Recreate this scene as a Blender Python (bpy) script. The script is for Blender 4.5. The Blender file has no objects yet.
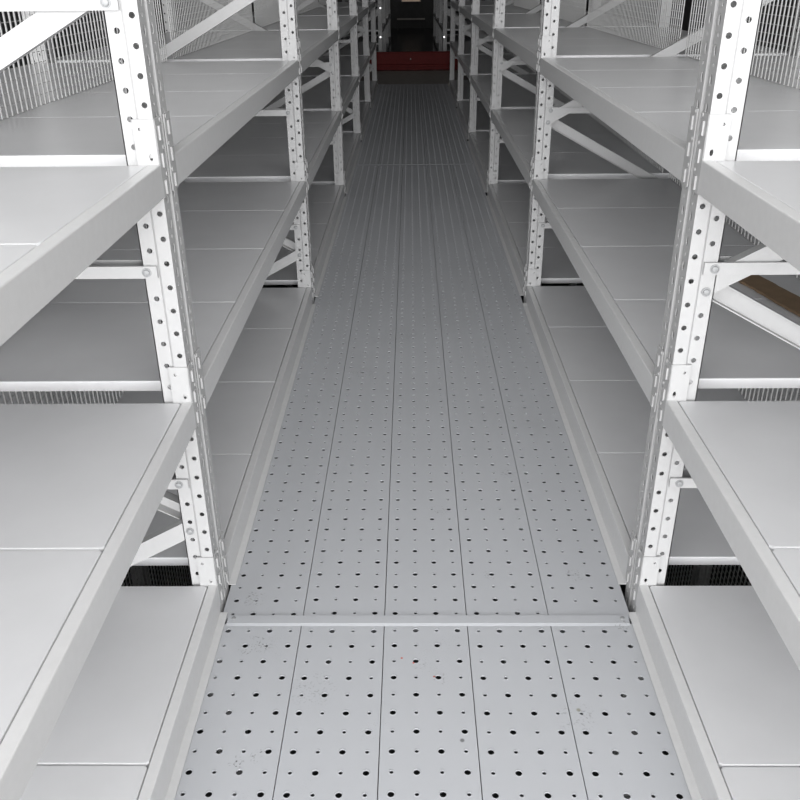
import bpy, math, random
from mathutils import Matrix, Vector
random.seed(4)
col = bpy.context.scene.collection

# ------------------------------------------------------------ dimensions (m)
H = 1.40                                  # camera height above the walkway
LV = {'top': 1.086, 'middle': 0.585, 'bottom': 0.0885}   # shelf surfaces
XL, XR = -0.471, 0.542                    # aisle faces of the two racks
Y1, PITCH, GAP = 1.603, 2.17, 0.107       # first upright, bay pitch, upright depth along aisle
D = 1.13                                  # rack depth
NF = 6                                    # uprights per side in the near block
def FY(k): return Y1 + (k - 1) * PITCH    # near face of upright k (1-based)

# ------------------------------------------------------------ materials
def paint(name, rgb, rough=0.4, speck=0.0, bump=0.0, spec=0.5, scale=60, metallic=0.0):
    m = bpy.data.materials.new(name); m.use_nodes = True
    nt = m.node_tree; b = nt.nodes['Principled BSDF']
    b.inputs['Base Color'].default_value = (*rgb, 1)
    b.inputs['Roughness'].default_value = rough
    b.inputs['Metallic'].default_value = metallic
    b.inputs['Specular IOR Level'].default_value = spec
    tc = nt.nodes.new('ShaderNodeTexCoord')
    n = nt.nodes.new('ShaderNodeTexNoise'); n.inputs['Scale'].default_value = scale
    n.inputs['Detail'].default_value = 4
    nt.links.new(tc.outputs['Object'], n.inputs['Vector'])
    if speck:
        mr = nt.nodes.new('ShaderNodeMapRange')
        mr.inputs['From Min'].default_value = .3; mr.inputs['From Max'].default_value = .7
        mr.inputs['To Min'].default_value = 1 - speck; mr.inputs['To Max'].default_value = 1 + speck
        nt.links.new(n.outputs['Fac'], mr.inputs['Value'])
        mx = nt.nodes.new('ShaderNodeVectorMath'); mx.operation = 'SCALE'
        mx.inputs[0].default_value = rgb
        nt.links.new(mr.outputs['Result'], mx.inputs['Scale'])
        nt.links.new(mx.outputs['Vector'], b.inputs['Base Color'])
    if bump:
        bp = nt.nodes.new('ShaderNodeBump'); bp.inputs['Strength'].default_value = bump
        bp.inputs['Distance'].default_value = .002
        n2 = nt.nodes.new('ShaderNodeTexNoise'); n2.inputs['Scale'].default_value = 350
        nt.links.new(tc.outputs['Object'], n2.inputs['Vector'])
        nt.links.new(n2.outputs['Fac'], bp.inputs['Height'])
        nt.links.new(bp.outputs['Normal'], b.inputs['Normal'])
    return m

def floor_paint():
    """pale grey powder coat with scuffs, dust blotches and a few specks of red"""
    m = bpy.data.materials.new('walkway_paint'); m.use_nodes = True
    nt = m.node_tree; N = nt.nodes; Lk = nt.links; b = N['Principled BSDF']
    geo = N.new('ShaderNodeNewGeometry')
    def noise(scale, detail=5, dist=0):
        n = N.new('ShaderNodeTexNoise'); n.inputs['Scale'].default_value = scale
        n.inputs['Detail'].default_value = detail; n.inputs['Distortion'].default_value = dist
        Lk.new(geo.outputs['Position'], n.inputs['Vector']); return n.outputs['Fac']
    def ramp(fac, a, c, lo, hi):
        r = N.new('ShaderNodeMapRange'); r.inputs['From Min'].default_value = a; r.inputs['From Max'].default_value = c
        r.inputs['To Min'].default_value = lo; r.inputs['To Max'].default_value = hi
        Lk.new(fac, r.inputs['Value']); return r.outputs['Result']
    def mul(a, c):
        k = N.new('ShaderNodeMath'); k.operation = 'MULTIPLY'; Lk.new(a, k.inputs[0])
        if isinstance(c, float): k.inputs[1].default_value = c
        else: Lk.new(c, k.inputs[1])
        return k.outputs[0]
    # fine dirt grains gathered in patches
    grain = ramp(noise(420, 2), .62, .68, 0, 1)
    patch = ramp(noise(5.5, 3, .6), .60, .68, 0, 1)
    dirt = mul(mul(grain, patch), .35)
    mix = N.new('ShaderNodeMix'); mix.data_type = 'RGBA'
    mix.inputs['A'].default_value = (*FLOORC, 1); mix.inputs['B'].default_value = (.12, .115, .11, 1)
    Lk.new(dirt, mix.inputs['Factor'])
    # soft smudges
    sm = ramp(noise(2.2, 6, .3), .55, .75, 0, .10)
    mix2 = N.new('ShaderNodeMix'); mix2.data_type = 'RGBA'; mix2.inputs['B'].default_value = (.30, .30, .29, 1)
    Lk.new(sm, mix2.inputs['Factor']); Lk.new(mix.outputs['Result'], mix2.inputs['A'])
    last = mix2.outputs['Result']
    # separate dark scuffs (position, radius)
    for (px, py, r, c, st) in SPOTS:
        d = N.new('ShaderNodeVectorMath'); d.operation = 'DISTANCE'; d.inputs[1].default_value = (px, py, 0)
        Lk.new(geo.outputs['Position'], d.inputs[0])
        f = ramp(d.outputs['Value'], r, r * .5, 0, st)
        if r > .012: f = mul(f, mul(ramp(noise(170, 3), .54, .64, 0, 1), ramp(noise(45, 2), .42, .52, 0, 1)))
        mm = N.new('ShaderNodeMix'); mm.data_type = 'RGBA'; mm.inputs['B'].default_value = (*c, 1)
        Lk.new(f, mm.inputs['Factor']); Lk.new(last, mm.inputs['A']); last = mm.outputs['Result']
    Lk.new(last, b.inputs['Base Color'])
    Lk.new(ramp(noise(3, 4), .3, .7, .34, .46), b.inputs['Roughness'])
    return m
FLOORC = (.53, .542, .565)
RED = (.55, .10, .05); DK = (.06, .06, .06)
SPOTS = [(-.026, 1.452, .0035, RED, .9), (.001, 1.437, .0035, RED, .9), (.047, 1.395, .0035, (.4, .08, .05), .9),
         (.012, 1.432, .02, DK, .5), (.062, 1.388, .02, DK, .5), (-.40, 1.66, .035, DK, .6),
         (-.37, 1.49, .045, DK, .55), (-.355, 1.165, .018, DK, .9), (-.31, 1.18, .022, DK, .8),
         (.345, 1.28, .05, DK, .35), (.352, 1.30, .006, (.25, .24, .16), .7), (.50, 1.56, .02, DK, .7),
         (-.05, 3.4, .10, DK, .35), (-.2, 3.0, .06, DK, .3), (.1, 1.22, .006, DK, .7), (.30, 2.25, .03, DK, .5),
         (.20, 1.75, .02, DK, .5), (-.22, 1.36, .06, DK, .3), (.08, 2.05, .03, DK, .4), (.42, 1.75, .03, DK, .5)]

M = dict(
    post=paint('upright_paint', (.49, .49, .49), .5, .02, .10, .3),
    beam=paint('beam_paint', (.68, .68, .68), .36, .02, .08),
    shelf=paint('shelf_paint', (.68, .682, .692), .28, .02, .05, scale=9),
    floor=floor_paint(),
    zinc=paint('zinc_bolt', (.36, .365, .37), .55, .08, metallic=.3, scale=200),
    wire=paint('mesh_wire', (.50, .50, .495), .4, .02),
    red=paint('red_beam_paint', (.13, .010, .009), .5, .12, spec=.12, scale=20),
    conc=paint('concrete', (.42, .39, .36), .75, .12, .2, scale=12),
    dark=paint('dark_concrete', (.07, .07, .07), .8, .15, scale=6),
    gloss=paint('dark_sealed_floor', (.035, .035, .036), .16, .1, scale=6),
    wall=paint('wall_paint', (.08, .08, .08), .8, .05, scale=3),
    ceil=paint('ceiling_paint', (.30, .30, .30), .8, .05, scale=3),
    card=paint('brown_cardboard', (.23, .155, .09), .8, .10, .2, scale=30),
)
def emit(name, rgb, s):
    m = bpy.data.materials.new(name); m.use_nodes = True
    b = m.node_tree.nodes['Principled BSDF']
    b.inputs['Base Color'].default_value = (*rgb, 1)
    b.inputs['Emission Color'].default_value = (*rgb, 1); b.inputs['Emission Strength'].default_value = s
    return m
M['led'] = emit('small_white_light', (1, 1, 1), 1.6)  # glow put in for the bright dots on the far posts
M['warm'] = emit('warm_tube', (1, .78, .6), .13)

# ------------------------------------------------------------ mesh building
class MB:
    def __init__(s): s.v = []; s.f = []
    def quad(s, a, b, c, d):
        n = len(s.v); s.v += [a, b, c, d]; s.f.append((n, n+1, n+2, n+3))
    def box(s, x0, x1, y0, y1, z0, z1):
        n = len(s.v)
        s.v += [(x, y, z) for z in (z0, z1) for y in (y0, y1) for x in (x0, x1)]
        for q in ((0,2,3,1),(4,5,7,6),(0,1,5,4),(2,6,7,3),(0,4,6,2),(1,3,7,5)): s.f.append(tuple(n+i for i in q))
    def prism(s, pts, axis, a, b):
        """pts: 2-D loop, extruded along axis ('x','y','z') from a to b"""
        def P(p, t): return {'y': (p[0], t, p[1]), 'z': (p[0], p[1], t), 'x': (t, p[0], p[1])}[axis]
        n = len(s.v); k = len(pts)
        s.v += [P(p, a) for p in pts] + [P(p, b) for p in pts]
        for i in range(k):
            j = (i+1) % k; s.f.append((n+i, n+j, n+k+j, n+k+i))
        s.f.append(tuple(n+i for i in reversed(range(k)))); s.f.append(tuple(n+k+i for i in range(k)))
    def obox(s, c, ax, ay, az, hx, hy, hz):
        """oriented box about centre c"""
        c = Vector(c); n = len(s.v)
        for k in (-1, 1):
            for j in (-1, 1):
                for i in (-1, 1): s.v.append(tuple(c + ax*(i*hx) + ay*(j*hy) + az*(k*hz)))
        for q in ((0,2,3,1),(4,5,7,6),(0,1,5,4),(2,6,7,3),(0,4,6,2),(1,3,7,5)): s.f.append(tuple(n+i for i in q))
    def cyl(s, c, axis, r, h, n=12, dome=0.0):
        c = Vector(c); axis = Vector(axis).normalized()
        u = axis.orthogonal().normalized(); w = axis.cross(u)
        b = len(s.v)
        rings = [(0, r), (h, r)] + ([(h + dome*.7, r*.72), (h + dome, r*.3)] if dome else [])
        for (t, rr) in rings:
            for i in range(n):
                a = 2*math.pi*i/n; s.v.append(tuple(c + axis*t + (u*math.cos(a) + w*math.sin(a))*rr))
        for k in range(len(rings)-1):
            for i in range(n):
                j = (i+1) % n; s.f.append((b+k*n+i, b+k*n+j, b+(k+1)*n+j, b+(k+1)*n+i))
        k = len(rings)-1
        s.f.append(tuple(b+k*n+i for i in range(n))); s.f.append(tuple(b+i for i in reversed(range(n))))
    def cell(s, o, U, V, N, u0, u1, v0, v1, hole=None, th=.002, rim=0.0, n=16, back=True):
        """rectangular sheet cell with an optional hole (cu, cv, ru, rv); o + u*U + v*V, normal N"""
        def P(u, v, d=0.0): return (o[0]+u*U[0]+v*V[0]+d*N[0], o[1]+u*U[1]+v*V[1]+d*N[1], o[2]+u*U[2]+v*V[2]+d*N[2])
        if hole is None:
            s.quad(P(u0,v0), P(u1,v0), P(u1,v1), P(u0,v1))
            if back: s.quad(P(u0,v0,-th), P(u0,v1,-th), P(u1,v1,-th), P(u1,v0,-th))
            return
        cu, cv, ru, rv = hole; m = n//4
        out = []
        cs = [(u0,v0),(u1,v0),(u1,v1),(u0,v1)]
        for e in range(4):
            a, b = cs[e], cs[(e+1) % 4]
            for i in range(m): t = i/m; out.append((a[0]+(b[0]-a[0])*t, a[1]+(b[1]-a[1])*t))
        def ring(du, dv):
            r = []
            for i in range(n):
                a = math.radians(225) + 2*math.pi*i/n
                r.append((cu+du*math.cos(a), cv+dv*math.sin(a)))
            return r
        loops = [[P(*p) for p in out]]
        if rim:
            loops.append([P(*p) for p in ring(ru+.0030, rv+.0030)])
            loops.append([P(p[0], p[1], rim) for p in ring(ru+.0012, rv+.0012)])
            loops.append([P(p[0], p[1], rim*.3) for p in ring(ru, rv)])
        else:
            loops.append([P(*p) for p in ring(ru, rv)])
        loops.append([P(p[0], p[1], -th) for p in ring(ru, rv)])
        if back: loops.append([P(p[0], p[1], -th) for p in out])
        b = len(s.v)
        for l in loops: s.v += l
        for k in range(len(loops)-1):
            for i in range(n):
                j = (i+1) % n; s.f.append((b+k*n+i, b+k*n+j, b+(k+1)*n+j, b+(k+1)*n+i))
    def mesh(s, name, mat):
        me = bpy.data.meshes.new(name); me.from_pydata(s.v, [], s.f); me.update()
        me.materials.append(mat); return me
    def build(s, name, mat, parent=None, loc=(0, 0, 0)):
        return link(name, s.mesh(name, mat), parent, loc)

def link(name, me, parent=None, loc=(0, 0, 0)):
    o = bpy.data.objects.new(name, me); col.objects.link(o); o.location = loc
    if parent: o.parent = parent
    return o
def tag(o, label=None, cat=None, group=None, kind=None):
    for k, v in (('label', label), ('category', cat), ('group', group), ('kind', kind)):
        if v: o[k] = v
    return o
def empty(name, loc=(0, 0, 0)):
    o = bpy.data.objects.new(name, None); col.objects.link(o); o.location = loc; o.empty_display_size = .1
    return o
def copy_tree(o, parent=None):
    c = o.copy(); col.objects.link(c); c.parent = parent
    for ch in list(o.children): copy_tree(ch, c)
    return c

# ------------------------------------------------------------ upright
def post_mesh(sx, name='post', ph=0.0):
    """sx=+1: rack extends to +x from the aisle face at x=0; y 0..GAP, the near face at y=.003"""
    mb = MB(); z0, z1 = -.10+ph, 1.60+ph; X = (sx, 0, 0); Yv = (0, 1, 0); Z = (0, 0, 1)
    n = int(round((z1-z0)/.05)); y0, y1 = .003, GAP-.003; f0 = .0035
    # side faces: main strip with holes on the 50 mm grid, inner strip offset by 25 mm
    for yy, Nn in ((y0, (0, -1, 0)), (y1, (0, 1, 0))):
        s = 1 if Nn[1] < 0 else -1
        for i in range(n):
            a = z0 + i*.05 - .025 + .025
            c = z0 + i*.05
            mb.cell((0, yy, 0), X, Z, Nn, f0, .030, c-.025, c+.025, (.0155, c, .0055, .0055), .002)
            mb.cell((0, yy+s*.005, 0), X, Z, Nn, .0355, .066, c, c+.05, (.0475, c+.025, .0055, .0055), .002)
        for (za, zb) in ((-2.40, z0-.025), (z1-.025, 2.10)): mb.cell((0, yy, 0), X, Z, Nn, f0, .030, za, zb)
        for (za, zb) in ((-2.40, z0), (z1, 2.10)): mb.cell((0, yy+s*.005, 0), X, Z, Nn, .0355, .066, za, zb)
        # step between the strips, return lip
        q = [(sx*.030, yy), (sx*.0355, yy+s*.005), (sx*.0355, yy+s*.007), (sx*.029, yy+s*.002)]
        mb.prism(q, 'z', -2.40, 2.10)
        a, b = sorted((yy+s*.005, yy+s*.038))
        mb.box(min(sx*.064, sx*.066), max(sx*.064, sx*.066), a, b, -2.40, 2.10)
    # aisle face: two slotted bands either side of a sunk groove
    Nn = (-sx, 0, 0)
    for (ya, yb) in ((y0, .044), (.063, y1)):
        cy = (ya+yb)/2
        for i in range(n):
            c = z0 + i*.05
            mb.cell((sx*f0, 0, 0), Yv, Z, Nn, ya, yb, c-.0125, c+.0125, (cy, c, .0032, .004), .002, n=12)
            mb.cell((sx*f0, 0, 0), Yv, Z, Nn, ya, yb, c+.0125, c+.0375, (cy+(.004 if cy < .05 else -.004), c+.025, .0055, .0105), .002, n=12)
        for (za, zb) in ((-2.40, z0-.0125), (z1-.0125, 2.10)): mb.cell((sx*f0, 0, 0), Yv, Z, Nn, ya, yb, za, zb)
    g = [(f0, .044), (f0+.009, .048), (f0+.009, .059), (f0, .063), (f0+.002, .063), (f0+.011, .060), (f0+.011, .047), (f0+.002, .044)]
    mb.prism([(sx*a, b) for a, b in g], 'z', -2.40, 2.10)
    return mb.mesh(name, M['post'])
POST = {(r, s): post_mesh(s, ph=(-.008 if r < 0 else -.001)) for r in (1, -1) for s in (1, -1)}

def horiz_mesh(sx):
    mb = MB(); h = .0125; t = .0025
    def bx(a, b, *r): mb.box(min(sx*a, sx*b), max(sx*a, sx*b), *r)
    bx(.0365, D-.0365, .0005, .0005+.0025+.002, -h, h)
    bx(.068, D-.068, .003, .047, -h, -h+t)
    bx(.068, D-.068, .0445, .047, -h+t, h)
    return mb.mesh('horizontal_brace', M['post'])
def diag_mesh(sx, z0, z1, flat):
    """channel in the x-z plane from the front post (z0) to the back post (z1)"""
    mb = MB(); A = Vector((sx*.045, 0, z0)); B = Vector((sx*(D-.045), 0, z1))
    d = (B-A).normalized(); n = Vector((-d.z, 0, d.x)); yv = Vector((0, 1, 0)); L = (B-A).length/2; C = (A+B)/2
    hw = .021; t = .00125
    ya, yb = (.010, .034) if flat else (.046, .072)
    wy = ya+t if flat else yb-t
    mb.obox(C+yv*wy, d, yv, n, L, t, hw)
    for k in (-1, 1): mb.obox(C+yv*((ya+yb)/2)+n*(k*(hw-t)), d, yv, n, L, (yb-ya)/2, t)
    return mb.mesh('diagonal_brace', M['post'])
def bolt_mesh():
    mb = MB()
    mb.cyl((0, 0, 0), (0, -1, 0), .0095, .0015, 16)
    mb.cyl((0, -.0015, 0), (0, -1, 0), .0068, .003, 12, .0016)
    return mb.mesh('bolt', M['zinc'])
BOLT = bolt_mesh(); HOR = {s: horiz_mesh(s) for s in (1, -1)}
PAT = {'A': dict(h=(.375, .875, 1.3625), d=((1.40, .834, 1), (.25, .834, 0), (.25, -.32, 1)), b=(.242,)),
       'B': dict(h=(.375, .875), d=((.834, 1.40, 1), (.834, .268, 0), (1.385, 1.90, 0)), b=(.825,))}
def make_frame(sx, pat):
    r = empty('upright_frame')
    link('post', POST[(sx, sx)], r)
    back = link('post', POST[(sx, -sx)], r, (sx*D, 0, 0))
    P = PAT[pat]
    for z in P['h']:
        link('horizontal_brace', HOR[sx], r, (0, 0, z))
        link('bolt', BOLT, r, (sx*.0575, .0005, z)); 
    for (a, b, fl) in P['d']: link('diagonal_brace', diag_mesh(sx, a, b, fl), r)
    for z in P['b']: link('bolt', BOLT, r, (sx*.050, .007, z))
    foot = MB(); x0, x1 = sorted((sx*-.012, sx*.085))
    foot.box(x0, x1, -.01, GAP+.01, -2.412, -2.40)
    foot.build('foot_plate', M['post'], r)
    return r
PROTO = {}
def frame(sx, pat, x, y, label, group=None):
    k = (sx, pat)
    if k not in PROTO: o = PROTO[k] = make_frame(sx, pat)
    else: o = copy_tree(PROTO[k])
    o.location = (x, y, 0); tag(o, label, 'upright frame', group)
    return o

# ------------------------------------------------------------ beam
BL = PITCH - GAP                          # clear beam length
def beam_mesh(sx, bottom):
    mb = MB(); r = .0025
    pts = [(0, -.061), (0, -r), (r*.3, -r*.3), (r, 0), (.0215, 0), (.0225, -.001), (.0225, -.027), (.045, -.027), (.045, -.061)]
    mb.prism([(sx*a, b) for a, b in pts], 'y', 0, BL)
    return mb.mesh('beam_body', M['beam'])
def sill_mesh(sx):
    mb = MB(); mb.prism([(sx*a, b) for a, b in ((.0025, -.0615), (.0025, -.0842), (-.0150, -.0848), (-.0152, -.0866), (.040, -.0866), (.040, -.0615))], 'y', 0, BL)
    return mb.mesh('beam_sill', M['beam'])
def connector_mesh(sx, end):
    """L-shaped end plate hooked over the post; end=+1: at the far end of the beam (y=BL), -1: at y=0"""
    mb = MB(); s = end; t = .003; zb, zt = -.064, .082
    X = (sx, 0, 0); Z = (0, 0, 1); Nn = (0, -s, 0)
    # side leg lies on the post's side face
    o = (0, 0, 0)
    yo = 0.0
    O = (0, yo, 0)
    w = .043
    mb.cell(O, X, Z, Nn, 0, w, zb, -.004, None, t)
    mb.cell(O, X, Z, Nn, 0, w, -.004, .036, (.0155, .0135, .0034, .0068), t)
    mb.cell(O, X, Z, Nn, 0, w, .036, .056, None, t)
    mb.cell(O, X, Z, Nn, 0, w, .056, zt, (.030, .064, .0033, .0033), t)
    a, b = sorted((0, s*t))
    for (z0, z1) in ((zb, zb+.0005), (zt-.0005, zt)): mb.box(min(0, sx*w), max(0, sx*w), a, b, z0, z1)
    mb.box(min(sx*(w-.0005), sx*w), max(sx*(w-.0005), sx*w), a, b, zb, zt)
    # aisle leg with punched hooks
    a, b = sorted((0, s*.040)); x0, x1 = sorted((0, sx*t))
    mb.box(x0, x1, a, b, zb, zt)
    for z in (-.045, .005, .055):
        a, b = sorted((s*.014, s*.026)); x0, x1 = sorted((-sx*.0035, 0))
        mb.box(x0, x1, a, b, z-.013, z+.013)
        mb.cyl((0, s*.032, z+.022), (-sx, 0, 0), .004, .0018, 8)
    return mb.mesh('end_connector', M['post'])
BEAM = {s: beam_mesh(s, 0) for s in (1, -1)}; SILL = {s: sill_mesh(s) for s in (1, -1)}
CON = {(s, e): connector_mesh(s, e) for s in (1, -1) for e in (1, -1)}
BP = {}
def beam(sx, x, y, z, label, sill=False, group=None):
    k = (sx, sill)
    if k not in BP:
        r = empty('shelf_rail'); link('beam_body', BEAM[sx], r)
        link('end_connector', CON[(sx, 1)], r, (0, BL, 0)); link('end_connector', CON[(sx, -1)], r)
        if sill: link('beam_sill', SILL[sx], r)
        BP[k] = r
    else: r = copy_tree(BP[k])
    r.location = (x, y, z); tag(r, label, 'shelf rail', group); return r

# ------------------------------------------------------------ shelf panel
def panel_mesh(w, sx, name='shelf_panel'):
    """folded steel deck panel, w along the aisle; corners nipped, top edges rolled"""
    mb = MB(); x0, x1 = .0252, D-.0252; c = .005
    def loop(i):
        a, b, y0, y1 = x0+i, x1-i, .0012+i, w-.0012-i
        p = [(a+c, y0), (b-c, y0), (b, y0+c), (b, y1-c), (b-c, y1), (a+c, y1), (a, y1-c), (a, y0+c)]
        return [(sx*u, v) for u, v in p]
    rings = [(-.0245, 0), (-.003, 0), (-.0007, .0006), (0, .0022)]
    n0 = len(mb.v)
    for (z, i) in rings: mb.v += [(u, v, z-.0012) for u, v in loop(i)]
    for k in range(len(rings)-1):
        for i in range(8):
            j = (i+1) % 8; mb.f.append((n0+k*8+i, n0+k*8+j, n0+(k+1)*8+j, n0+(k+1)*8+i))
    mb.f.append(tuple(n0+len(rings)*8-8+i for i in range(8))); mb.f.append(tuple(n0+i for i in reversed(range(8))))
    return mb.mesh(name, M['shelf'])
PW = BL/4
PAN = {s: panel_mesh(PW, s) for s in (1, -1)}
PANW = {s: panel_mesh(BL, s, 'shelf_deck') for s in (1, -1)}

# ------------------------------------------------------------ wire mesh divider
def wire_mesh(h, s):
    mb = MB(); L = BL-.004; n = int(L/.031)
    for i in range(n+1):
        y = i*L/n; mb.box(-.0018, .0018, y-.0022, y+.0022, 0, h)
    m = int(h/.0265)
    for j in range(m+1):
        z = j*h/m; mb.box(*sorted((s*.0018, s*.0036)), 0, L, z-.0009, z+.0009)
    return mb
def mesh_panel(h, s, nm='wire_panel'):
    return wire_mesh(h, s).mesh(nm, M['wire'])
WM = {(n, s): (mesh_panel(h, s), z) for s in (1, -1) for n, h, z in (('top', .78, 1.0875), ('middle', .465, .587), ('bottom', .465, .0905), ('below', 1.2, -1.16))}

# ------------------------------------------------------------ racks
ORD = ['first', 'second', 'third', 'fourth', 'fifth', 'sixth', 'seventh']
side_x = {'left': (XL, -1), 'right': (XR, 1)}
pats = {'left': 'AABABA', 'right': 'BBBBBB'}
for side, (x, sx) in side_x.items():
    for k in range(1, NF+1):
        frame(sx, pats[side][k-1], x, FY(k), f'white perforated steel upright frame, {side} side of aisle, {ORD[k-1]} from camera')
    for b in range(0, NF):                # bay 0 is the one beside the camera
        y0 = FY(b) + GAP
        bay = 'nearest bay' if b == 0 else f'{ORD[b]} bay from camera'
        for lv, z in LV.items():
            beam(sx, x, y0, z, f'light grey steel shelf edge beam, {lv} shelf, {side} rack, {bay}', sill=(lv == 'bottom'))
            rng = (2, 3) if b == 0 else range(4)
            words = {2: 'nearer panel', 3: 'farther panel'} if b == 0 else {0: 'nearest panel', 1: 'second panel', 2: 'third panel', 3: 'farthest panel'}
            for i in rng:
                p = link('steel_shelf', PAN[sx], None, (x, y0+i*PW, z))
                tag(p, f'grey steel shelf panel, {lv} shelf, {side} rack, {bay}, {words[i]}', 'shelf panel', f'deck panels on the {side} rack shelves')
        if b >= 1:
            for lv in ('top', 'middle', 'bottom', 'below'):
                if (lv in ('bottom', 'below') and b > 1): continue
                me, z = WM[(lv, sx)]
                o = link('wire_mesh_panel', me, None, (x+(-.550 if sx < 0 else .600), y0+.002, z))
                where = 'below the walkway' if lv == 'below' else f'above the {lv} shelf'
                tag(o, f'grey wire mesh divider {where}, {side} rack, {bay}', 'mesh panel')

# ------------------------------------------------------------ walkway panels
def floor_panel(y0, y1, grid0, k0, name='walkway_panel'):
    """one .2 m wide perforated plank from y0 to y1; rows at grid0 + j*.05"""
    mb = MB(); w = .1980; c0 = .0010; th = .0028
    O = (0, 0, 0); X = (1, 0, 0); Yv = (0, 1, 0); Z = (0, 0, 1)
    j0 = math.ceil((y0-grid0+.0125)/.05); j1 = math.floor((y1-grid0-.0125)/.05)
    ys, ye = max(y0, grid0+j0*.05-.025), min(y1, grid0+j1*.05+.025)
    if ys > y0: mb.cell(O, X, Yv, Z, c0, c0+w, y0, ys, None, th, back=False)
    if ye < y1: mb.cell(O, X, Yv, Z, c0, c0+w, ye, y1, None, th, back=False)
    for j in range(j0, j1+1):
        yc = grid0+j*.05; n = 16 if yc < 3 else 8
        for i in range(4):
            a = c0 if i == 0 else i*.05; b = c0+w if i == 3 else (i+1)*.05
            big = (i + j + k0) % 2 == 0
            r = .0067 if big else .0041
            mb.cell(O, X, Yv, Z, a, b, max(y0, yc-.025), min(y1, yc+.025), (i*.05+.0255, yc, r, r), th, rim=.0004, n=n, back=False)
    # folded side and end flanges
    for xx in (c0, c0+w): mb.quad((xx, y0, 0), (xx, y1, 0), (xx, y1, -.03), (xx, y0, -.03))
    for yy in (y0, y1): mb.quad((c0, yy, 0), (c0+w, yy, 0), (c0+w, yy, -.03), (c0, yy, -.03))
    return mb.mesh(name, M['floor'])
X0 = -.4690
secs = [('nearest', .30, 1.566, 1.494, (1, 0, 0, 0, 1)), ('middle', 1.588, 7.062, 1.602, (1, 1, 0, 0, 1)), ('farthest', 7.086, 12.80, 7.12, (0, 0, 1, 0, 0))]
lanes = ['leftmost', 'second from left', 'central', 'second from right', 'rightmost']
for (nm, ya, yb, g, k0) in secs:
    for i, ln in enumerate(lanes):
        dy = random.uniform(-.004, .004)
        me = floor_panel(ya, yb, g+dy, k0[i])
        o = link('walkway_panel', me, None, (X0+.2*i, 0, 0))
        tag(o, f'pale grey perforated steel walkway panel, {nm} section of aisle, {ln}', 'walkway panel', 'perforated walkway panels')
mb = MB()
def jointbar(y0, y1, which):
    mb = MB(); m0, m1 = (y0+y1)/2-.0065, (y0+y1)/2+.0065
    pts = [(y0, .0008), (y0+.008, .0034), (y1-.002, .0034), (y1, .0008), (m1, .0008), (m1, -.040), (m0, -.040), (m0, .0008)]
    mb.prism(pts, 'x', XL+.020, XR-.020)
    r = mb.build('joint_strip', M['floor'])
    for i, xx in enumerate((XL+.034, XR-.034)):
        b = MB(); b.cyl((xx, (y0+y1)/2+.006, .0034), (0, 0, 1), .0055, .0015, 12, .0015); b.build('screw', M['zinc'], r)
    tag(r, f'narrow raised grey steel strip crossing the walkway, {which}', 'joint strip')
jointbar(1.557, 1.5945, 'nearest to camera'); jointbar(7.056, 7.092, 'farther one down the aisle')

# ------------------------------------------------------------ cardboard strip on the right middle shelf
mb = MB(); n = 26; Lc = .52; a0 = Vector((1.088, 1.99)); dirv = Vector((-.215, 1)).normalized(); nn = Vector((dirv.y, -dirv.x))
top = []; bot = []
for i in range(n+1):
    t = i/n*Lc; j = random.uniform(-.0022, .0022)
    top.append(a0+dirv*t+nn*(.036+j)); bot.append(a0+dirv*t-nn*(.044+random.uniform(-.0022, .0022)))
mb.prism([tuple(p) for p in bot]+[tuple(p) for p in reversed(top)], 'z', .585, .592)
tag(mb.build('cardboard_strip', M['card']), 'brown cardboard strip lying on the middle shelf of the right rack', 'cardboard')

# ------------------------------------------------------------ cross aisle, red beam and racks beyond
def struct(name, mat, *b):
    m = MB(); m.box(*b); o = m.build(name, mat); o['kind'] = 'structure'; return o
struct('floor', M['conc'], -4, 4, 12.83, 14.70, -.06, -.004)
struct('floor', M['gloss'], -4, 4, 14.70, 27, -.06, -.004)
struct('floor', M['dark'], -4.2, 4.2, -21, 27, -2.46, -2.412)
struct('floor', M['conc'], -4, 4, -21, .28, -.06, 0)
struct('floor', M['dark'], -4, -1.66, .30, 12.8, -.06, 0)
struct('floor', M['dark'], 1.73, 4, .30, 12.8, -.06, 0)
struct('wall_below', M['dark'], -4.0, 4.0, -21.2, -21, -2.412, -.06)  # unseen wall added to keep light out of the lower storey
struct('ceiling', M['ceil'], -4.2, 4.2, -21, 27, 5.0, 5.1)
struct('wall_left', M['wall'], -4.2, -4.0, -21, 27, -2.412, 5.0)
struct('wall_right', M['wall'], 4.0, 4.2, -21, 27, -2.412, 5.0)
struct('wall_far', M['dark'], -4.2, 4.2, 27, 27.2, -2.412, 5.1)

r = empty('red_barrier', (0, 14.82, 0))
mb = MB()
pts = [(0, 0), (0, .035), (.022, .035), (.022, .075), (.010, .085), (.010, .255), (-.004, .262), (-.004, .275), (.06, .275), (.06, 0)]
mb.prism([(a, z) for a, z in pts], 'x', -.72, .79); mb.build('channel', M['red'], r)
b = MB(); b.cyl((.0, .010, .165), (0, -1, 0), .012, .004, 12, .003); b.build('bolt', M['zinc'], r)
tag(r, 'dark red painted steel beam lying across the far end of the aisle', 'barrier beam')

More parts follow.
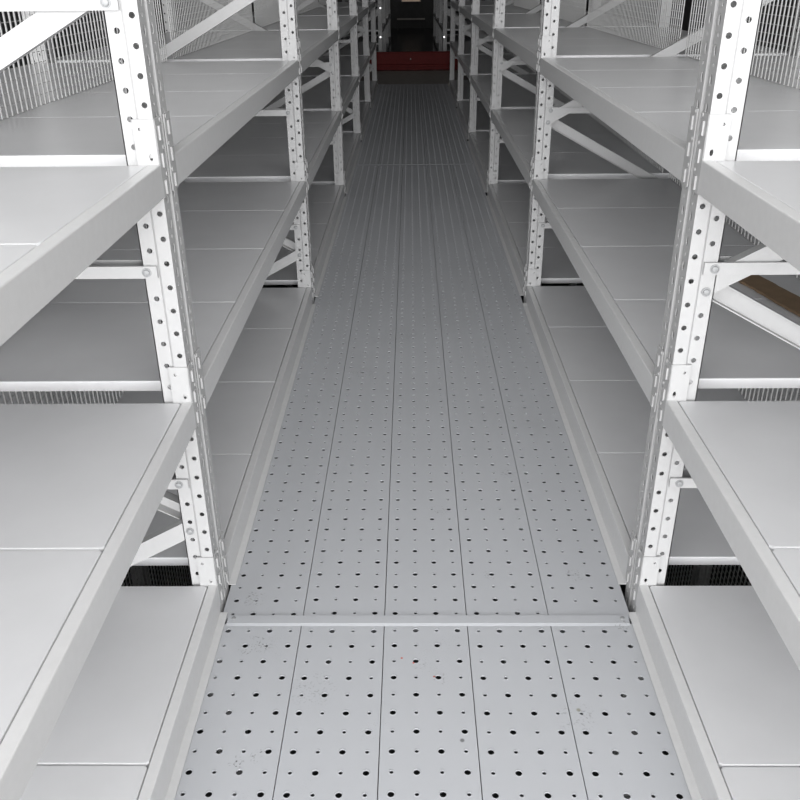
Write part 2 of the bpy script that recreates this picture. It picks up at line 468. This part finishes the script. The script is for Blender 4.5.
for side, (x, sx) in side_x.items():
    for k in range(4):
        frame(sx, 'B', x, 15.2+k*PITCH, f'dim grey upright frame beyond the red beam, {side} side, {ORD[k]} one', 'dim upright frames beyond the red beam')
        if k < 3:
            for lv, z in LV.items():
                beam(sx, x, 15.2+k*PITCH+GAP, z, f'dim shelf beam beyond the red beam, {lv} shelf, {side} side, {ORD[k]} bay', group='dim shelf beams beyond the red beam')
                o = link('shelf_deck', PANW[sx], None, (x, 15.2+k*PITCH+GAP, z))
                tag(o, f'dark shelf deck beyond the red beam, {lv} shelf, {side} side, {ORD[k]} bay', 'shelf deck', 'dark decks beyond the red beam')
# small round dots, emission put in, on the first posts beyond the cross aisle
for (xx, zz, lab) in ((-.493, .917, 'tiny round white light on dark left post beyond red beam, upper'),
                      (-.500, .478, 'tiny round white light on dark left post beyond red beam, lower'),
                      (.560, .470, 'tiny round white light on dark right post beyond red beam')):
    e = empty('indicator_light', (xx, 15.198, zz))
    m1 = MB(); m1.cyl((0, 0, 0), (0, -1, 0), .018, .006, 16); m1.build('housing', M['post'], e)
    m2 = MB(); m2.cyl((0, -.006, 0), (0, -1, 0), .014, .003, 16, .006); m2.build('lens', M['led'], e)
    tag(e, lab, 'light')
# far rails and warm lamp at the end of the dark aisle
r = empty('far_guard_rail', (0, 26.0, 0))
m1 = MB()
m1.box(-.38, .41, 0, .05, .262, .305); m1.build('rail', M['conc'], r)
for xx in (-.38, .37): m1 = MB(); m1.box(xx, xx+.04, .0, .05, -.004, .262); m1.build('rail_post', M['dark'], r)
tag(r, 'low dim rail at the dark far end of the aisle', 'rail')
e = empty('far_tube_lamp', (0, 26.4, .74))
m1 = MB(); m1.box(-.26, .30, .02, .08, -.03, .05); m1.build('housing', M['conc'], e)
m2 = MB(); m2.cyl((-.235, 0, 0), (1, 0, 0), .018, .51, 12); m2.build('tube', M['warm'], e)
for xx in (-.26, .26): m3 = MB(); m3.box(xx, xx+.04, .03, .07, -.744, -.03); m3.build('stand', M['dark'], e)
tag(e, 'faint warm tube lamp at the dark far end of the aisle', 'lamp')

# ------------------------------------------------------------ light
w = bpy.data.worlds.new('daylight'); bpy.context.scene.world = w; w.use_nodes = True
bg = w.node_tree.nodes['Background']; bg.inputs['Color'].default_value = (.93, .97, 1, 1); bg.inputs['Strength'].default_value = .1
def area(name, loc, rot, sx, sy, power, colr=(1, 1, 1)):
    l = bpy.data.lights.new(name, 'AREA'); l.shape = 'RECTANGLE'; l.size = sx; l.size_y = sy; l.energy = power; l.color = colr
    o = bpy.data.objects.new(name, l); col.objects.link(o); o.location = loc; o.rotation_euler = rot
    return o
area('daylight_far_doorway', (0, -20.0, 2.4), (math.radians(90), 0, 0), 8, 5, 2500, (.985, .99, 1))
area('daylight_near_opening', (0, -2.4, 1.6), (math.radians(90), 0, 0), 8, 2.9, 215, (.985, .99, 1))  # added unseen fill behind the camera, no opening is built here
area('roof_light', (0, -2.5, 3.2), (math.radians(60), 0, 0), 7, 2.0, 150)  # added unseen fill below the ceiling, tilted to reach the middle shelves
area('ceiling_lamp', (0, -.8, 4.9), (0, 0, 0), 7.0, 3.0, 125)

# ------------------------------------------------------------ camera
cam = bpy.data.cameras.new('camera'); co = bpy.data.objects.new('camera', cam); col.objects.link(co)
bpy.context.scene.camera = co
f = 839.41; p = math.radians(26.862); yw = math.radians(-.9169); ro = math.radians(-.6497)
xa = Vector((math.cos(yw), -math.sin(yw), 0)); ya = Vector((math.sin(yw), math.cos(yw), 0)); za = Vector((0, 0, 1))
fw = ya*math.cos(p)-za*math.sin(p); up = ya*math.sin(p)+za*math.cos(p)
R_ = xa*math.cos(ro)+up*math.sin(ro); U_ = up*math.cos(ro)-xa*math.sin(ro)
m = Matrix((R_, U_, -fw)).transposed().to_4x4(); m.translation = Vector((0, 0, H))
co.matrix_world = m
cam.sensor_width = 36; cam.lens = f/800*36; cam.clip_start = .02; cam.clip_end = 100

sc = bpy.context.scene
sc.view_settings.view_transform = 'Standard'; sc.view_settings.look = 'None'
sc.view_settings.gamma = 1; sc.view_settings.use_curve_mapping = False; sc.view_settings.exposure = 0.0
